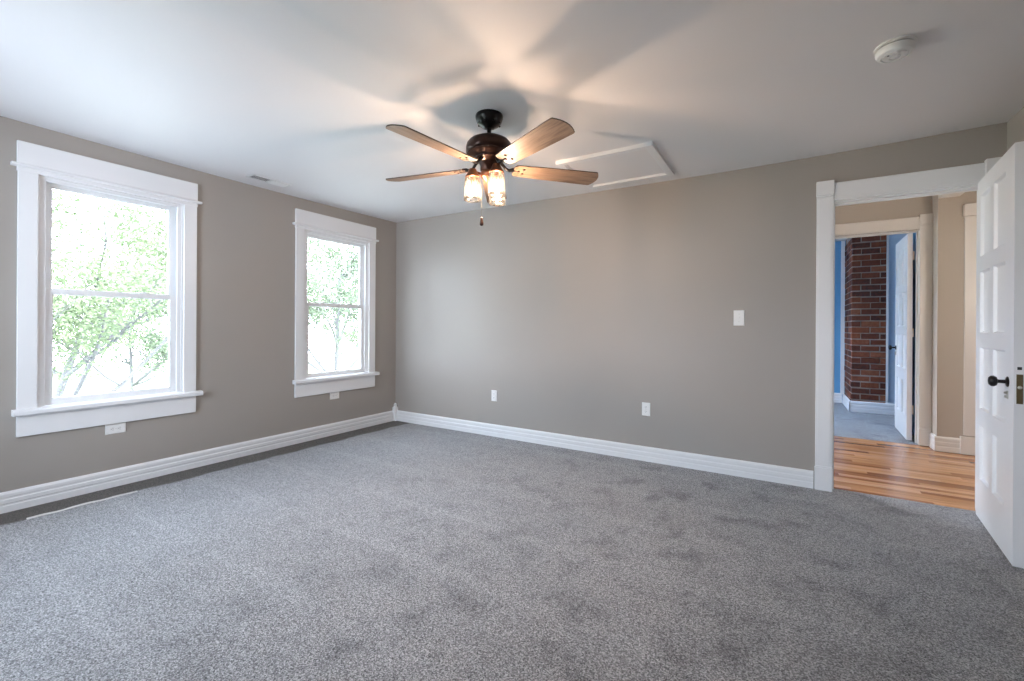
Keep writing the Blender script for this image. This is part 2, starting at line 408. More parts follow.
# ------------------------------------------------------------------ windows
def make_window(name, label, y0, y1, axis='left'):
    """opening y0..y1 in the plane x=0; local frame: x into the room, y along the wall"""
    root = empty(name); tag(root, label, 'window', kind='structure')
    cw = .088
    obj('side_casing', B((0, .021, y0 - cw, y0, WZ0, WZ1)), M_TRIM, root, bevel=.002)
    obj('side_casing', B((0, .021, y1, y1 + cw, WZ0, WZ1)), M_TRIM, root, bevel=.002)
    obj('head_casing', B((0, .023, y0 - cw - .004, y1 + cw + .004, WZ1, 2.318)), M_TRIM, root, bevel=.002)
    bm = bmesh.new(); extrude_profile(bm, [(0, 2.157), (.036, 2.157), (.041, 2.162), (.041, 2.170), (.036, 2.176), (0, 2.176)], y0 - cw - .030, y1 + cw + .030, lambda t, d, z: (d, t, z))
    obj('head_bead', bm, M_TRIM, root)
    bm = bmesh.new(); extrude_profile(bm, [(-.055, .592), (.050, .592), (.056, .598), (.056, .618), (.048, .626), (-.055, .630)], y0 - cw - .034, y1 + cw + .038, lambda t, d, z: (max(d, .0) if False else d, t, z))
    # stool: ears sit in front of the wall, middle runs into the opening
    bm.free(); bm = bmesh.new()
    extrude_profile(bm, [(0, .590), (.050, .590), (.056, .597), (.056, .618), (.048, .627), (0, .629)], y0 - cw - .020, y1 + cw + .038, lambda t, d, z: (d, t, z))
    box(bm, -.050, 0, y0, y1, .600, .629)
    obj('stool', bm, M_TRIM, root)
    obj('apron', B((0, .021, y0 - cw, y1 + cw, .456, .590)), M_TRIM, root, bevel=.002)
    # jamb liner and stops
    bm = B((-T, 0, y0, y0 + .012, WZ0, WZ1), (-T, 0, y1 - .012, y1, WZ0, WZ1), (-T, 0, y0 + .012, y1 - .012, WZ1 - .012, WZ1),
           (-T - .03, -.050, y0 + .012, y1 - .012, WZ0 - .01, WZ0 + .008))
    obj('jamb', bm, M_TRIM, root)
    bm = B((-.020, -.004, y0 + .012, y0 + .040, .629, WZ1 - .012), (-.020, -.004, y1 - .040, y1 - .012, .629, WZ1 - .012),
           (-.020, -.004, y0 + .040, y1 - .040, WZ1 - .030, WZ1 - .012))
    obj('stop', bm, M_TRIM, root, bevel=.0015)
    ZM = 1.385
    def sash(nm, xc, z0, z1, bot, top, st=.062):
        a, b = y0 + .012, y1 - .012; h = .013
        bm = B((xc - h, xc + h, a, a + st, z0, z1), (xc - h, xc + h, b - st, b, z0, z1),
               (xc - h, xc + h, a + st, b - st, z0, z0 + bot), (xc - h, xc + h, a + st, b - st, z1 - top, z1))
        # glazing bead
        for q in ((a + st, a + st + .007, z0 + bot, z1 - top), (b - st - .007, b - st, z0 + bot, z1 - top)):
            box(bm, xc - .008, xc + .008, q[0], q[1], q[2], q[3])
        box(bm, xc - .008, xc + .008, a + st + .007, b - st - .007, z0 + bot, z0 + bot + .007)
        box(bm, xc - .008, xc + .008, a + st + .007, b - st - .007, z1 - top - .007, z1 - top)
        s = obj(nm, bm, M_TRIM, root, bevel=.0015)
        obj('pane', B((xc - .002, xc + .002, a + st + .003, b - st - .003, z0 + bot + .003, z1 - top - .003)), M_PANE, s)
        return s
    sash('upper_sash', -.064, ZM - .018, WZ1 - .013, .032, .038)
    lo = sash('lower_sash', -.036, WZ0 + .012, ZM + .018, .038, .032)
    bm = bmesh.new()
    for yy in ((y0 * .7 + y1 * .3), (y0 * .3 + y1 * .7)):
        box(bm, -.046, -.026, yy - .03, yy + .03, ZM + .018, ZM + .022); box(bm, -.042, -.030, yy - .010, yy + .018, ZM + .022, ZM + .028)
    obj('sash_lock', bm, M_TRIM, lo, bevel=.001)
    return root
make_window('window_1', 'large white trimmed double hung window at the left edge', *LEFT_WINDOWS[0])
make_window('window_2', 'white trimmed double hung window near the room corner', *LEFT_WINDOWS[1])
def make_near_window(name, x0, x1):
    """same window, added unseen behind the viewpoint to let in fill daylight"""
    w = make_window(name, 'white trimmed window added unseen behind the viewpoint for fill daylight', 0, x1 - x0)
    w.rotation_euler = (0, 0, PI / 2); w.location = (x1, NEAR_Y, 0)
    return w
make_near_window('fill_window', *NEAR_WINDOWS[0])

# ------------------------------------------------------------------ doorway 1 trim
def doorway(name, label, x0, x1, head, y, m, depth, sgn=-1, right=True, cw=.10, top=None, z0=0.0, edge=None):
    r = empty(name); tag(r, label, 'door frame', kind='structure')
    top = top or head + .125
    def yy(d0, d1):
        a, b = y + sgn * d0, y + sgn * d1
        return (min(a, b), max(a, b))
    sides = [(x0 - cw, x0)] + ([(x1, min(x1 + cw, edge or 99))] if right else [])
    for a, b in sides:
        # plinth
        bm = B((a - .004, b + .002 if b < (edge or 99) else b, *yy(0, .034), z0, .165)); box(bm, a, b, *yy(0, .030), .165, .175)
        obj('plinth_block', bm, m, r, bevel=.003)
        bm = B((a, b, *yy(0, .021), .175, head + .028))
        box(bm, a + .012, b - .012, *yy(.021, .024), .18, head + .02)
        obj('side_casing', bm, m, r, bevel=.002)
        bm = B((a - .003, b if b >= (edge or 99) else b + .002, *yy(0, .040), head + .042, top + .018)); box(bm, a - .001, b, *yy(0, .030), head + .028, head + .042)
        obj('corner_block', bm, m, r, bevel=.003)
    bm = B((x0 + .002, x1 - .002, *yy(0, .021), head, top), (x0 + .002, x1 - .002, *yy(.021, .027), head + .012, head + .026), (x0 + .002, x1 - .002, *yy(.021, .026), top - .014, top - .004))
    obj('head_casing', bm, m, r, bevel=.0015)
    # jamb
    a, b = min(y, y + depth), max(y, y + depth)
    bm = B((x0 - .016, x0 + .004, a, b, z0, head), (x1 - .001, x1 + .016, a, b, z0, head), (x0 + .004, x1 - .004, a, b, head - .010, head + .01))
    box(bm, x0 + .004, x0 + .014, a + .048, a + .085, z0, head - .010); box(bm, x1 - .011, x1 - .001, a + .048, a + .085, z0, head - .010)
    box(bm, x0 + .014, x1 - .014, a + .048, a + .085, head - .020, head - .010)
    obj('jamb', bm, m, r)
    return r
# plaster cheek edges are covered by the jamb; it sits just inside the wall opening
doorway('trim_2', 'white door casing with corner blocks around the hallway doorway', D0, D1, 2.085, 0, M_TRIM, .13, top=2.212, edge=RX - .002, z0=.001)

# ------------------------------------------------------------------ panelled door leaf
def door_leaf(name, label, L, H, panels, cols, th, m, loc, rotz, knob_u, knob_z, both=False, z0=.012, latch=True, hinges=False):
    """leaf in local frame: u (x) from hinge, thickness along +y, face at y=0"""
    root = empty(name, loc, (0, 0, rotz)); tag(root, label, 'door', kind='structure')
    us = [0] + [c for pr in cols for c in pr] + [L]
    zs = [z0] + [c for pr in panels for c in pr] + [H]
    bm = bmesh.new()
    for side in (0, 1):
        yf = 0 if side == 0 else th; dr = 1 if side == 0 else -1
        for i in range(len(us) - 1):
            for j in range(len(zs) - 1):
                u0, u1, a, b = us[i], us[i + 1], zs[j], zs[j + 1]
                if i % 2 == 1 and j % 2 == 1:
                    def ring(ins, dep): return [bm.verts.new((uu, yf + dr * dep, zz)) for uu, zz in ((u0 + ins, a + ins), (u1 - ins, a + ins), (u1 - ins, b - ins), (u0 + ins, b - ins))]
                    rings = [ring(0, 0), ring(.003, .003), ring(.010, .013), ring(.013, .015)]
                    for q in range(3):
                        for k in range(4): bm.faces.new((rings[q][k], rings[q][(k + 1) % 4], rings[q + 1][(k + 1) % 4], rings[q + 1][k]))
                    bm.faces.new(rings[-1])
                else:
                    bm.faces.new([bm.verts.new((uu, yf, zz)) for uu, zz in ((u0, a), (u1, a), (u1, b), (u0, b))])
    for q in (((0, 0), (0, th)), ((L, 0), (L, th))):
        bm.faces.new([bm.verts.new((q[0][0], q[0][1], z0)), bm.verts.new((q[1][0], q[1][1], z0)), bm.verts.new((q[1][0], q[1][1], H)), bm.verts.new((q[0][0], q[0][1], H))])
    for z in (z0, H): bm.faces.new([bm.verts.new(c) for c in ((0, 0, z), (L, 0, z), (L, th, z), (0, th, z))])
    bmesh.ops.remove_doubles(bm, verts=bm.verts, dist=1e-5)
    obj('leaf', bm, m, root)
    for fy, dr in ((0, -1), (th, 1)):
        bm = bmesh.new()
        pr = [(.0, .0), (.026, .0), (.027, .003), (.022, .006), (.010, .009), (.009, .030), (.010, .036), (.022, .040), (.028, .050), (.027, .060), (.018, .068), (0, .070)]
        pr = [(r_, fy + dr * d_) for r_, d_ in pr]
        lathe(bm, pr, 24, knob_u, knob_z, axis='Y')
        obj('knob', bm, M_BLACK, root, auto=50)
        bm = bmesh.new()
        box(bm, knob_u - .010, knob_u + .010, min(fy, fy + dr * .004), max(fy, fy + dr * .004), knob_z - .085, knob_z - .045)
        lathe(bm, [(0, fy + dr * .004), (.006, fy + dr * .004), (.005, fy + dr * .014), (.0, fy + dr * .015)][1:], 12, knob_u, knob_z - .056, axis='Y')
        lathe(bm, [(.007, fy + dr * .004), (.006, fy + dr * .012), (.0, fy + dr * .013)], 12, knob_u, knob_z - .075, axis='Y')
        obj('key_escutcheon', bm, M_CHROME, root)
    if latch:
        bm = B((L, L + .002, .009, .031, knob_z - .098, knob_z + .046))
        lp = obj('latch_plate', bm, M_BRASS, root, bevel=.0005)
        bm = bmesh.new(); lathe(bm, [(.008, L + .002), (.008, L + .006), (.005, L + .010), (0, L + .011)], 14, .020, knob_z - .018, axis='X')
        obj('latch_bolt', bm, M_CHROME, lp, auto=50)
        bm = bmesh.new()
        box(bm, L + .0, L + .0015, .012, .027, knob_z + .068, knob_z + .082)
        obj('lock_hole', bm, M_SLOT, root)
    if hinges:
        for hz in hinges:
            bm = bmesh.new(); lathe(bm, [(.006, hz - .045), (.006, hz + .045)], 10, -.008, -.004)
            box(bm, -.014, 0, -.002, 0.001, hz - .045, hz + .045)
            obj('hinge', bm, M_HTRIM, root)
    return root
# bedroom door: hinge by the right casing, swung into the room; u direction = (-0.09,-1)
hx, hy, ex, ey = 5.137, -.030, 5.066, -.790
ang = math.atan2(ey - hy, ex - hx)
LEN = math.hypot(ex - hx, ey - hy)
door_leaf('door_1', 'open white eight panel door with black knob at the right edge', LEN, 2.085,
          [(.255, .585), (.685, 1.06), (1.15, 1.525), (1.615, 1.99)], [(.075, .305), (.375, .610)], .045, M_TRIM,
          (hx, hy, 0), ang, .668, .905)

# ------------------------------------------------------------------ hallway
HY = 2.05   # far wall face
JY = 1.85   # nearer return
E0, E1, EH = 4.49, 5.268, 2.175
bm = wall_with_openings('x', HY, HY + .12, 3.0, 5.40, -.1, 2.85, [(E0, E1, -.1, EH)])
tag(obj('wall_hall_back', bm, M_HALLW), 'beige hallway wall above and beside the far doorway', 'wall', kind='structure')
bm = B((5.362, 7.2, JY, HY + .12, -.1, 2.85))
tag(obj('wall_hall_return', bm, M_HALLW), 'beige hallway wall that steps forward right of the far doorway', 'wall', kind='structure')
bm = wall_with_openings('y', 2.88, 3.0, .13, HY + .12, -.1, 2.85, [(.7, 1.4, .9, 1.9)])  # opening added out of view so daylight reaches the hall floor
tag(obj('wall_hall_left', bm, M_HALLW), 'beige end wall of the hallway', 'wall', kind='structure')
bm = B((7.2, 7.32, .13, HY + .12, -.1, 2.85))
tag(obj('wall_hall_right', bm, M_HALLW), 'beige right end wall of the hallway', 'wall', kind='structure')
bm = B((3.0, 7.2, .13, .14, 2.085 + .16, 2.85), (3.0, 4.25, .13, .14, 0, 2.245), (5.30, 7.2, .13, .14, 0, 2.245))
tag(obj('wall_hall_front', bm, M_HALLW), 'beige hallway side of the bedroom wall', 'wall', kind='structure')
bm = B((2.9, 7.3, .13, HY + .12, 2.80, 2.88))
tag(obj('ceiling_hall', bm, M_CEIL), 'white hallway ceiling', 'ceiling', kind='structure')
bm = B((5.362, 5.512, .14, JY, 2.425, 2.80))
tag(obj('trim_3', bm, M_HTRIM), 'pale boxed beam under the hallway ceiling', 'beam', kind='structure')
doorway('trim_4', 'cream door casing with corner blocks around the far blue room doorway', E0, E1, 2.180, HY, M_HTRIM, .12, top=2.303, cw=.098, edge=5.363)
for p_ in []: pass
# second hall door casing on the stepped wall
r = empty('trim_5'); tag(r, 'cream door casing on the stepped hallway wall, partly behind the open door', 'door frame', kind='structure')
obj('side_casing', B((5.545, 5.640, JY - .022, JY, .175, 2.225)), M_HTRIM, r, bevel=.002)
obj('corner_block', B((5.533, 5.645, JY - .060, JY, 2.225, 2.335)), M_HTRIM, r, bevel=.003)
obj('plinth_block', B((5.520, 5.645, JY - .034, JY, 0, .165)), M_HTRIM, r, bevel=.003)
obj('head_casing', B((5.645, 6.45, JY - .022, JY, 2.20, 2.32)), M_HTRIM, r, bevel=.002)
obj('door_panel', B((5.645, 6.45, JY - .012, JY, 0, 2.20)), M_HTRIM, r, bevel=.002)
BPH = [(d, z * 1.12) for d, z in BP]
def bb2(name, fn, a, b, m, label):
    bm = bmesh.new(); extrude_profile(bm, BPH, a, b, fn); return tag(obj(name, bm, m), label, 'baseboard', kind='structure')
bb2('baseboard_hall_return', lambda t, d, z: (t, JY - d, z), 5.345, 5.52, M_HTRIM, 'cream baseboard on the stepped hallway wall')
bb2('baseboard_hall_corner', lambda t, d, z: (5.362 - d, t, z), JY, HY - .036, M_HTRIM, 'short cream baseboard on the side of the step')
bb2('baseboard_hall_back', lambda t, d, z: (t, HY - d, z), 3.0, E0 - .104, M_HTRIM, 'cream baseboard left of the far doorway')
# unseen lamp added under the hall ceiling to brighten the hall
r = empty('added_hall_lamp', (4.7, 1.0, 2.80)); tag(r, 'round ceiling lamp added out of view to light the hallway', 'lamp')
bm = bmesh.new(); lathe(bm, [(.12, 0), (.12, -.02), (.10, -.03)], 32); obj('base', bm, M_CHROME, r, auto=40)
bm = bmesh.new(); lathe(bm, [(.095, -.03), (.13, -.06), (.12, -.10), (.07, -.13), (0, -.14)], 32); obj('globe', bm, M_HALL_FILL, r, smooth=True)

r = empty('added_wall_lamp', (5.85, .14, 1.60)); tag(r, 'glowing wall lamp added out of view to light the stepped hallway wall', 'lamp')  # unseen lamp added low to light the stepped wall, casing and floor
bm = bmesh.new(); lathe(bm, [(.05, 0), (.05, .012), (.03, .02), (.012, .024), (.012, .07)], 24, axis='Y'); obj('bracket', bm, M_CHROME, r, auto=40)
bm = bmesh.new(); lathe(bm, [(.03, -.06), (.06, -.03), (.068, .02), (.06, .07), (.045, .09)], 24, 0, .11); obj('shade', bm, M_WALL_FILL, r, smooth=True)

# ------------------------------------------------------------------ blue room
BY = 4.74
bm = wall_with_openings('y', 3.25 - .12, 3.25, HY + .12, BY + .12, -.1, 2.6, [(2.8, 3.6, .8, 2.0)])  # unseen window opening added to light the far room from the left
tag(obj('wall_blue_left', bm, M_BLUE), 'blue left wall of the far room', 'wall', kind='structure')
tag(obj('wall_blue_back', B((3.25, 7.0, BY, BY + .12, -.1, 2.6)), M_BLUE), 'deep blue back wall of the far room left of the chimney', 'wall', kind='structure')
tag(obj('wall_blue_right', B((6.9, 7.0, HY + .12, BY, -.1, 2.6)), M_BLUE), 'blue right wall of the far room', 'wall', kind='structure')
tag(obj('ceiling_blue_room', B((3.13, 7.0, HY + .12, BY + .12, 2.55, 2.65)), M_CEIL), 'white ceiling of the far room', 'ceiling', kind='structure')
tag(obj('wall_blue_front', B((3.25, E0 - .12, HY + .12, HY + .13, 0, 2.55), (E0 - .12, E1 + .12, HY + .12, HY + .13, 2.31, 2.55), (E1 + .12, 6.9, HY + .12, HY + .13, 0, 2.55)), M_BLUE), 'blue near wall of the far room around the doorway', 'wall', kind='structure')
tag(obj('wall_blue_gap_shade', B((5.33, 6.9, HY + .131, 2.95, -.1, 2.549)), M_BLUE), 'blue block added behind the open far door to keep its hinge gap dark', 'wall', kind='structure')  # block added to darken the gap at the far door's hinges
# chimney breast: plaster box, brick facing on its left part
CX, CY_, CXR = 4.915, 3.93, 5.300
tag(obj('wall_chimney', B((CXR, 6.1, CY_ + .01, BY, -.1, 2.55)), M_PALEBLUE), 'pale blue plastered wall beside the brick chimney', 'wall', kind='structure')
bm = bmesh.new()
box(bm, CX + .006, CXR - .004, CY_ + .006, BY - .001, 0, 2.549, 0)
lay = bm.faces.layers.float.new('shade')
def brick(x0, x1, y0, y1, z0, z1):
    s = random.random() * .9
    if random.random() < .25: s = .02
    for f in box(bm, x0, x1, y0, y1, z0, z1, 1): f[lay] = s
z = .008; k = 0
while z < 2.47:
    h = .070; ox = 0 if k % 2 else -.105
    j = lambda a=.005: random.uniform(-a, a)
    x = CX + ox
    while x < CXR - .01:
        x0 = max(CX + (j(.004) if x <= CX else 0), x + .005); x1 = min(CXR - .006, x + .21 - .005 + j())
        if x1 - x0 > .02: brick(x0, x1, CY_ + j(.005), CY_ + .05, z + j(.004), z + h + j(.005))
        x += .21
    y = CY_ + .052 + (0 if k % 2 else .0) + (.10 if k % 2 else 0)
    if k % 2: brick(CX + j(), CX + .05, CY_ + .052, y - .006, z, z + h)
    while y < BY - .01:
        y1 = min(BY - .004, y + .20)
        if y1 - y > .02: brick(CX + j(), CX + .05, y, y1, z + j(.001), z + h + j(.001))
        y += .21
    z += .085; k += 1
ch = obj('wall_brick_chimney', bm, [M_MORTAR, M_BRICK]); tag(ch, 'exposed dark red brick chimney in the far blue room', 'chimney', kind='structure')
bmod = ch.modifiers.new('bevel', 'BEVEL'); bmod.width = .003; bmod.segments = 1; bmod.limit_method = 'ANGLE'
tag(obj('trim_6', B((CXR - .004, CXR + .020, CY_ - .008, CY_ + .010, .14, 2.549)), M_TRIM), 'thin pale strip where brick meets the blue plaster', 'trim strip', kind='structure')
tag(obj('trim_7', B((CX - .052, CX - .002, BY - .014, BY, .14, 2.549)), M_TRIM), 'pale vertical strip on the blue wall left of the brick', 'trim strip', kind='structure')
def bb3(name, pts, label, fnout):
    return None
BPB = [(d, z * 1.2) for d, z in BP]
bm = bmesh.new(); extrude_profile(bm, BPB, CX - .022, 6.1, lambda t, d, z: (t, CY_ - .006 - d, z))
extrude_profile(bm, BPB, CY_ - .026, BY, lambda t, d, z: (CX - .006 - d, t, z))
tag(obj('baseboard_chimney', bm, M_TRIM), 'white baseboard wrapping the foot of the brick chimney', 'baseboard', kind='structure')
bm = bmesh.new(); extrude_profile(bm, BPB, 3.25, CX - .03, lambda t, d, z: (t, BY - d, z))
tag(obj('baseboard_blue_back', bm, M_TRIM), 'white baseboard on the far blue wall', 'baseboard', kind='structure')
# far door, opened into the blue room
ang2 = math.atan2(.757, .028)
door_leaf('door_2', 'open white panelled door with black knob leading into the blue room', .745, 2.165,
          [(.25, .62), (.74, 1.11), (1.20, 1.57), (1.66, 2.05)], [(.10, .32), (.42, .645)], .042, M_TRIM,
          (5.241, HY + .122, 0), ang2, .685, .95, latch=False, hinges=[.33, 1.13, 1.93])
bpy.data.objects['door_2'].rotation_euler[2] = ang2

# ------------------------------------------------------------------ outlets, switch, vent, hatch, detector
def plate_bm(w, h, th=.006, n=7):
    bm = bmesh.new()
    o = [bm.verts.new((x, 0, z)) for x, z in ((-w / 2, -h / 2), (w / 2, -h / 2), (w / 2, h / 2), (-w / 2, h / 2))]
    i = [bm.verts.new((x, -th, z)) for x, z in ((-w / 2 + .004, -h / 2 + .004), (w / 2 - .004, -h / 2 + .004), (w / 2 - .004, h / 2 - .004), (-w / 2 + .004, h / 2 - .004))]
    for k in range(4): bm.faces.new((o[k], o[(k + 1) % 4], i[(k + 1) % 4], i[k]))
    bm.faces.new(i); bm.faces.new(o[::-1])
    return bm
def outlet(name, label, loc, rotz, horizontal=False, group=None):
    r = empty(name, loc, (0, PI / 2 if False else 0, rotz)); tag(r, label, 'outlet', group)
    rr = (0, PI / 2, 0) if horizontal else (0, 0, 0)
    obj('cover_plate', plate_bm(.072, .116), M_PLASTIC, r, rot=rr)
    for s in (-1, 1):
        bm = bmesh.new()
        cz = s * .0195
        prof = [(.0165 * math.cos(a), .0135 * math.sin(a)) for a in [2 * PI * k / 20 for k in range(20)]]
        prof = [(x, max(-.0125, min(.0125, z_ * 1.25))) for x, z_ in prof]
        a0 = [bm.verts.new((x, -.006, cz + z_)) for x, z_ in prof]; a1 = [bm.verts.new((x * .95, -.0085, cz + z_ * .95)) for x, z_ in prof]
        for k in range(20): bm.faces.new((a0[k], a0[(k + 1) % 20], a1[(k + 1) % 20], a1[k]))
        bm.faces.new(a1)
        rc = obj('receptacle', bm, M_PLASTIC, r, rot=rr)
        bm = bmesh.new()
        box(bm, -.0075, -.0055, -.0089, -.0080, cz - .002, cz + .007); box(bm, .0055, .0075, -.0089, -.0080, cz - .001, cz + .006)
        lathe(bm, [(.0022, -.0089), (.0022, -.0080)], 8, 0, cz - .007, axis='Y')
        obj('slot', bm, M_SLOT, rc)
    bm = bmesh.new(); lathe(bm, [(.003, -.0055), (.003, -.0068), (0, -.007)], 10, 0, 0, axis='Y')
    obj('screw', bm, M_CHROME, r, rot=rr)
    return r
outlet('wall_outlet', 'white outlet low on the back wall, nearest the room corner', (1.477, 0, .430), 0)
outlet('wall_outlet', 'white outlet low on the back wall, below and left of the light switch', (3.080, 0, .452), 0)
outlet('wall_outlet', 'white sideways outlet just under the apron of the large left window', (0, -2.700, .4155), PI / 2, True)
outlet('wall_outlet', 'white sideways outlet just under the apron of the window near the corner', (0, -.873, .4155), PI / 2, True)
r = empty('light_switch', (3.803, 0, 1.248)); tag(r, 'white toggle light switch at mid height on the back wall', 'switch')
obj('cover_plate', plate_bm(.078, .122), M_PLASTIC, r)
obj('switch_frame', B((-.006, .006, -.008, -.005, -.013, .013)), M_PLASTIC, r)
bm = B((-.004, .004, -.018, -.007, 0, .009)); obj('toggle', bm, M_PLASTIC, r, bevel=.001)
for s in (-.03, .03):
    bm = bmesh.new(); lathe(bm, [(.003, -.0055), (.003, -.0068), (0, -.007)], 10, 0, s, axis='Y')
    obj('screw', bm, M_CHROME, r)

# ceiling register
vx, vy = .262, -1.742; vz = ceil_z(vx, vy)
r = empty('ceiling_vent', (vx, vy, vz)); tag(r, 'white slotted air register in the ceiling above the window wall', 'vent')
w, h = .060, .170
bm = B((-w, -w + .018, -h, h, -.006, .0), (w - .018, w, -h, h, -.006, .0), (-w + .018, w - .018, -h, -h + .018, -.006, 0), (-w + .018, w - .018, h - .018, h, -.006, 0), (-w + .018, w - .018, -.006, .006, -.006, 0))
obj('frame', bm, M_GRILLE, r, bevel=.001)
obj('duct_opening', B((-w + .016, w - .016, -h + .016, h - .016, -.0022, -.0012)), M_SLOT, r)
for side, tilt in ((-1, .35), (1, -.75)):
    for i in range(6):
        bm = B((-.0075, .0075, -.073, .073, -.0007, .0007))
        x_ = -w + .018 + (2 * w - .036) * (i + .5) / 6
        obj('louvre', bm, M_GRILLE, r, loc=(x_, side * .079, -.0065), rot=(0, tilt, 0))

# attic hatch
x0, x1, y0, y1 = 2.615, 3.342, -.875, -.175
hz = min(ceil_z(x, y) for x in (x0, x1, 2.95, 3.2) for y in (y0, y1, -.5))
r = empty('attic_hatch', ((x0 + x1) / 2, (y0 + y1) / 2, hz)); tag(r, 'square white framed attic hatch in the ceiling right of the fan', 'hatch')
a, b = (x1 - x0) / 2, (y1 - y0) / 2; f_ = .050
bm = bmesh.new()
for q in ((-a, a, -b, -b + f_), (-a, a, b - f_, b), (-a, -a + f_, -b + f_, b - f_), (a - f_, a, -b + f_, b - f_)):
    box(bm, *q, -.020, .012)
for q in ((-a + f_, a - f_, -b + f_, -b + f_ + .010), (-a + f_, a - f_, b - f_ - .010, b - f_), (-a + f_, -a + f_ + .010, -b + f_ + .01, b - f_ - .01), (a - f_ - .010, a - f_, -b + f_ + .01, b - f_ - .01)):
    box(bm, *q, -.013, .012)
obj('frame', bm, M_TRIM, r, bevel=.002)
obj('panel', B((-a + f_ + .011, a - f_ - .011, -b + f_ + .011, b - f_ - .011, -.006, .010)), M_CEIL, r)

# smoke detector
sx_, sy_ = 4.525, -1.335; sz_ = ceil_z(sx_, sy_)
r = empty('smoke_detector', (sx_, sy_, sz_ + .002)); tag(r, 'round white smoke detector on the ceiling near the doorway', 'smoke detector')
bm = bmesh.new(); lathe(bm, [(.072, 0), (.074, -.004), (.074, -.009), (.070, -.011)], 48); obj('base', bm, M_PLASTIC, r, auto=40)
bm = bmesh.new()
lathe(bm, [(.064, -.011), (.064, -.016), (.069, -.018), (.069, -.032), (.063, -.044), (.050, -.050), (.049, -.045), (.043, -.045), (.042, -.051), (.022, -.053), (.021, -.048), (.015, -.048), (.014, -.0535), (0, -.054)], 48)
obj('body', bm, M_PLASTIC, r, auto=30)
bm = bmesh.new()
for k in range(36):
    a = 2 * PI * k / 36
    vs = [(.0645 * math.cos(a + d), .0645 * math.sin(a + d), zz) for d, zz in ((-.05, -.0165), (.05, -.0165), (.05, -.0115), (-.05, -.0115))]
    bm.faces.new([bm.verts.new(v) for v in vs])
obj('vent_ring', bm, M_SLOT, r)
bm = bmesh.new(); lathe(bm, [(.009, -.0505), (.009, -.055), (0, -.0555)], 20, .006, -.030); obj('test_button', bm, M_PLASTIC, r, auto=40)
bm = bmesh.new(); lathe(bm, [(.004, -.0505), (.004, -.0535), (0, -.054)], 12, -.026, -.022); obj('indicator', bm, M_SLOT, r)

# pale thread where the carpet was stretched
bm = bmesh.new()
pts = []
for i in range(25):
    t = i / 24; yy = -3.19 + t * .53
    pts.append((.266 + .004 * math.sin(t * 9) + .002 * math.sin(t * 31), yy, .004 + .002 * math.sin(t * 17)))
tube(bm, pts, .006, 6)
tag(obj('carpet_thread', bm, M_THREAD), 'pale straight thread lying on the carpet below the large left window', 'thread')

# ------------------------------------------------------------------ ceiling fan
FX, FY = 2.592, -1.734
fz = ceil_z(FX, FY)
fan = empty('ceiling_fan', (FX, FY, fz)); tag(fan, 'five blade ceiling fan with bronze motor and three lit jar lights', 'ceiling fan')
Z = lambda z: z - fz
bm = bmesh.new(); lathe(bm, [(.078, .004), (.083, -.006), (.082, -.020), (.074, -.044), (.058, -.062), (.036, -.072), (.030, -.078), (.024, -.080), (0, -.080)], 40)
can = obj('canopy', bm, M_BLACK, fan, auto=40)
for k in range(8):
    a = 2 * PI * k / 8 + .2
    bm = bmesh.new(); bmesh.ops.create_uvsphere(bm, u_segments=10, v_segments=6, radius=.007, matrix=Matrix.Translation((.067 * math.cos(a), .067 * math.sin(a), -.052)))
    obj('canopy_screw', bm, M_BLACK, can, smooth=True)
bm = bmesh.new(); lathe(bm, [(.0125, -.078), (.0125, Z(2.29))], 16); obj('downrod', bm, M_BLACK, fan, auto=40)
bm = bmesh.new(); lathe(bm, [(.022, Z(2.318)), (.024, Z(2.305)), (.050, Z(2.300)), (.090, Z(2.294)), (.118, Z(2.280)), (.133, Z(2.262)), (.138, Z(2.245)), (.138, Z(2.212)), (.132, Z(2.206)), (.135, Z(2.198)), (.122, Z(2.188)), (.095, Z(2.182)), (.088, Z(2.170))], 56)
obj('motor_housing', bm, M_BRONZE, fan, auto=50)
bm = bmesh.new(); lathe(bm, [(.086, Z(2.182)), (.092, Z(2.176)), (.092, Z(2.168)), (.075, Z(2.158)), (.060, Z(2.150)), (.052, Z(2.130)), (.052, Z(2.105)), (.044, Z(2.095))], 40)
obj('flywheel_cup', bm, M_BRONZE, fan, auto=40)
bm = bmesh.new(); lathe(bm, [(.044, Z(2.100)), (.050, Z(2.092)), (.050, Z(2.070)), (.040, Z(2.058)), (.026, Z(2.050)), (.018, Z(2.040)), (.010, Z(2.034)), (0, Z(2.032))], 32)
obj('switch_housing', bm, M_COPPER, fan, auto=40)

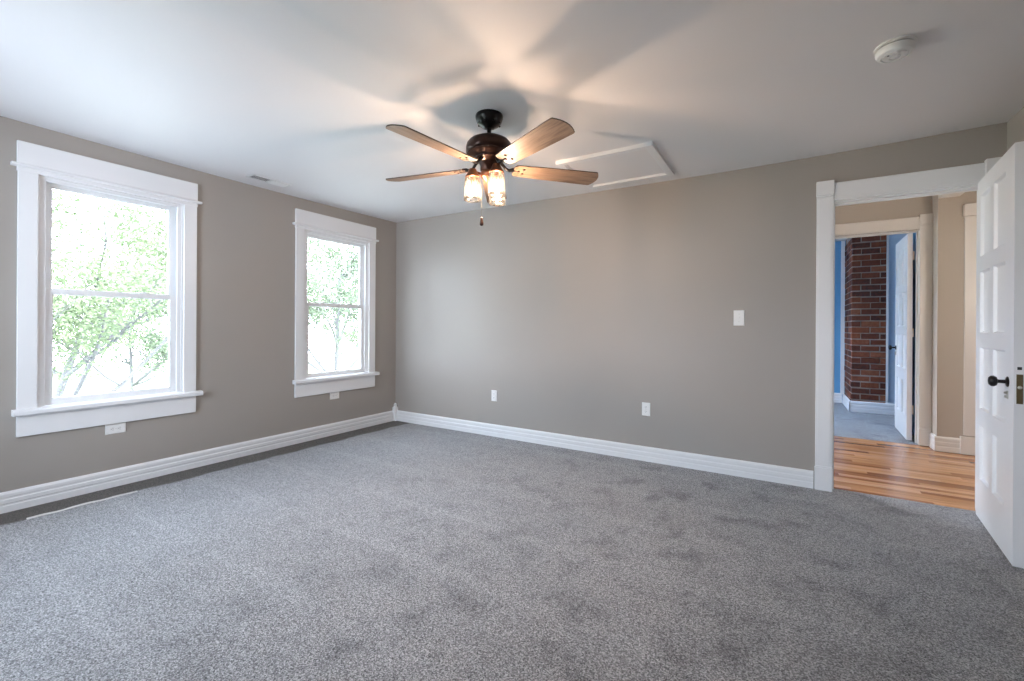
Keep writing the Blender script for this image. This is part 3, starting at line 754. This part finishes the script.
def blade_outline():
    pts = []
    r0, r1 = .165, .712
    w0, w1 = .057, .075
    # one long edge out, curved tip with clipped corners, other edge back, rounded root
    pts.append((r0, -w0)); pts.append((r0 + .2, -w0 - .010)); pts.append((r1 - .036, -w1))
    for k in range(9):
        t = -1 + 2 * k / 8
        pts.append((r1 - .026 * t * t, (w1 - .003) * t))
    pts.append((r1 - .036, w1)); pts.append((r0 + .2, w0 + .010)); pts.append((r0, w0))
    pts.append((r0 - .012, w0 - .020)); pts.append((r0 - .012, -w0 + .020))
    return pts
BZ = Z(2.122)
def make_blade(world_deg):
    out = blade_outline(); bm = bmesh.new(); th = .003
    lo = [bm.verts.new((x, y, -th)) for x, y in out]; hi = [bm.verts.new((x, y, th)) for x, y in out]
    f = bm.faces.new(lo[::-1]); f.material_index = 0
    f = bm.faces.new(hi); f.material_index = 0
    n = len(out)
    for i in range(n):
        f = bm.faces.new((lo[i], lo[(i + 1) % n], hi[(i + 1) % n], hi[i])); f.material_index = 1
    # ccw edge lower
    b = obj('fan_blade', bm, [M_BLADE, M_EDGE], fan, loc=(0, 0, BZ), rot=(math.radians(-12), 0, math.radians(world_deg)))
    bm = bmesh.new()
    # iron: plate on the blade underside with three screws, arm back to the flywheel
    pl = [(.150, -.012), (.185, -.030), (.225, -.034), (.232, -.020), (.215, -.008), (.240, 0), (.215, .008), (.232, .020), (.225, .034), (.185, .030), (.150, .012)]
    a0 = [bm.verts.new((x, y, .0032)) for x, y in pl]; a1 = [bm.verts.new((x, y, .0072)) for x, y in pl]
    bm.faces.new(a0[::-1]); bm.faces.new(a1)
    for i in range(len(pl)): bm.faces.new((a0[i], a0[(i + 1) % len(pl)], a1[(i + 1) % len(pl)], a1[i]))
    tube(bm, [(.175, 0, .006), (.150, 0, .004), (.125, 0, -.004), (.105, 0, .006), (.085, 0, .030), (.070, 0, .045)], [.010, .011, .010, .009, .010, .012], 10)
    iron = obj('blade_iron', bm, M_BLACK, b, auto=40)
    for x, y in ((.185, 0), (.215, -.024), (.215, .024)):
        bm = bmesh.new(); lathe(bm, [(.0085, -.003), (.008, -.006), (0, -.0075)], 12, x, y)
        obj('blade_screw', bm, M_BRONZE, b, smooth=True)
    return b
for k in range(5): make_blade(-96.5 + 72 * k)

def make_lamp(world_deg):
    a = math.radians(world_deg); R = .098
    h = empty('lamp_holder', (0, 0, 0), (0, 0, a), fan)
    h.name = 'lamp_holder'
    bm = bmesh.new()
    tube(bm, [(.030, 0, Z(2.078)), (.060, 0, Z(2.090)), (.085, 0, Z(2.098)), (R, 0, Z(2.104))], [.008, .007, .008, .010], 10)
    lathe(bm, [(.012, Z(2.116)), (.022, Z(2.113)), (.027, Z(2.100)), (.030, Z(2.094)), (.033, Z(2.086)), (.042, Z(2.072)), (.044, Z(2.064)), (.040, Z(2.061))], 28, R, 0)
    obj('socket', bm, M_COPPER, h, auto=40)
    bm = bmesh.new()
    prof = [(.036, Z(2.066)), (.045, Z(2.056)), (.0475, Z(2.035)), (.0485, Z(1.98)), (.050, Z(1.945)), (.0505, Z(1.927))]
    lathe(bm, prof + [(r_ - .003, z_) for r_, z_ in prof[::-1]], 60, R, 0, lobes=15, amp=.018)
    # open the two end caps made by lathe
    bmesh.ops.delete(bm, geom=[f for f in bm.faces if len(f.verts) > 4], context='FACES_ONLY')
    obj('glass_shade', bm, M_JAR, h, smooth=True)
    bm = bmesh.new(); lathe(bm, [(.013, Z(2.062)), (.013, Z(2.040)), (.008, Z(2.030)), (.006, Z(2.004))], 14, R, 0, mi=1)
    lathe(bm, [(.006, Z(2.004)), (.010, Z(1.998)), (.011, Z(1.985)), (.009, Z(1.973)), (0, Z(1.968))], 14, R, 0)
    obj('bulb', bm, [M_BULB, M_COPPER], h, smooth=True)
for k in range(3): make_lamp(31.6 + 180 + 120 * k)
bm = bmesh.new()
cxx, cyy = -.042 * math.cos(YAW), -.042 * math.sin(YAW)
z_ = Z(2.060)
while z_ > Z(1.822):
    bmesh.ops.create_icosphere(bm, subdivisions=1, radius=.0012, matrix=Matrix.Translation((cxx, cyy, z_))); z_ -= .0042
tube(bm, [(cxx, cyy, Z(2.062)), (cxx, cyy, Z(1.82))], .0007, 5)
chn = obj('pull_chain', bm, M_BRASS, fan)
bm = bmesh.new(); lathe(bm, [(.003, Z(1.828)), (.007, Z(1.820)), (.010, Z(1.800)), (.0125, Z(1.785)), (.011, Z(1.776)), (0, Z(1.772))], 16, cxx, cyy)
obj('chain_pendant', bm, M_BRONZE, chn, smooth=True)

# ------------------------------------------------------------------ outdoors
GZ = -3.3
tag(obj('lawn', B((-60, -.15, -60, 60, GZ - .3, GZ)), M_GRASS), 'green lawn outside below the windows', 'lawn', kind='structure')
tag(obj('street', B((-15, -.16, -60, 60, GZ, GZ + .02)), M_STREET), 'grey concrete drive and street outside below the windows', 'street', kind='structure')
tag(obj('wall_lower_storey', B((-.15, 7.3, NEAR_Y - .15, 4.86, GZ, -.1)), M_SIDING), 'lower storey wall of the house', 'wall', kind='structure')

def make_tree(label, loc, height, spread, nleaf, lm, seed, leaf=.085, lean=0.0):
    rnd = random.Random(seed)
    root = empty('leafy_tree', loc); tag(root, label, 'tree', 'trees outside the windows')
    bm = bmesh.new(); tips = []
    def branch(p, d, length, r, depth):
        n = 5; pts = [p.copy()]; dd = d.copy()
        for i in range(n):
            dd = (dd + Vector((rnd.uniform(-.18, .18), rnd.uniform(-.18, .18), rnd.uniform(-.05, .14)))).normalized()
            pts.append(pts[-1] + dd * length / n)
        rads = [r * (1 - .6 * i / n) for i in range(n + 1)]
        tube(bm, pts, rads, 7 if depth < 2 else 5)
        if depth >= 1:
            for q in pts[1:]: tips.append((q, length * .35))
        if depth < 4:
            for i in range(2 if depth else 2 + (seed == 3), n + 1):
                for rep in range(1 if depth else 3):
                    a = rnd.uniform(0, 2 * PI)
                    side = Vector((math.cos(a), math.sin(a), rnd.uniform(-.1, .6)))
                    nd = (dd * .5 + side * spread).normalized()
                    if depth < 3 or rnd.random() < .5:
                        branch(pts[i], nd, length * rnd.uniform(.45, .62), rads[i] * .62, depth + 1)
    branch(Vector((0, 0, 0)), Vector((lean, 0, 1)).normalized(), height, height * .021, 0)
    obj('trunk', bm, M_BARK, root, smooth=True)
    vs, fs = [], []
    for i in range(nleaf):
        q, s = rnd.choice(tips)
        c = q + Vector([rnd.gauss(0, .14 + s * .25) for _ in range(3)])
        L = leaf * rnd.uniform(.6, 1.3)
        a, bq = rnd.uniform(0, 2 * PI), rnd.uniform(-1.0, .6)
        u = Vector((math.cos(a) * math.cos(bq), math.sin(a) * math.cos(bq), math.sin(bq)))
        v = u.orthogonal().normalized(); v = (Matrix.Rotation(rnd.uniform(0, 2 * PI), 3, u) @ v)
        w_ = u.cross(v)
        b0 = len(vs)
        vs += [c, c + u * L * .45 + v * L * .34 + w_ * L * .08, c + u * L, c + u * L * .45 - v * L * .34 + w_ * L * .08]
        fs += [(b0, b0 + 1, b0 + 2), (b0, b0 + 2, b0 + 3)]
    me = bpy.data.meshes.new('foliage'); me.from_pydata([tuple(x) for x in vs], [], fs); me.materials.append(lm)
    o = bpy.data.objects.new('foliage', me); C.objects.link(o); o.parent = root; o['kind'] = 'stuff'
    return root
TREES = [('leafy green tree close outside, filling the large left window', (-5.0, -2.2, GZ), 4.7, 1.0, 40000, M_LEAF, 3, .055),
         ('leafy tree outside behind the window near the corner', (-10.2, 6.6, GZ), 6.2, 1.0, 42000, M_LEAF2, 6, .09),
         ('pale green tree across the street, seen low through the left window', (-19.5, 3.5, GZ), 4.6, 1.1, 16000, M_LEAF2, 8, .12),
         ('pale green tree across the street, behind the corner window tree', (-20.5, 17.0, GZ), 5.0, 1.1, 16000, M_LEAF, 9, .12)]
for t in TREES: make_tree(*t)
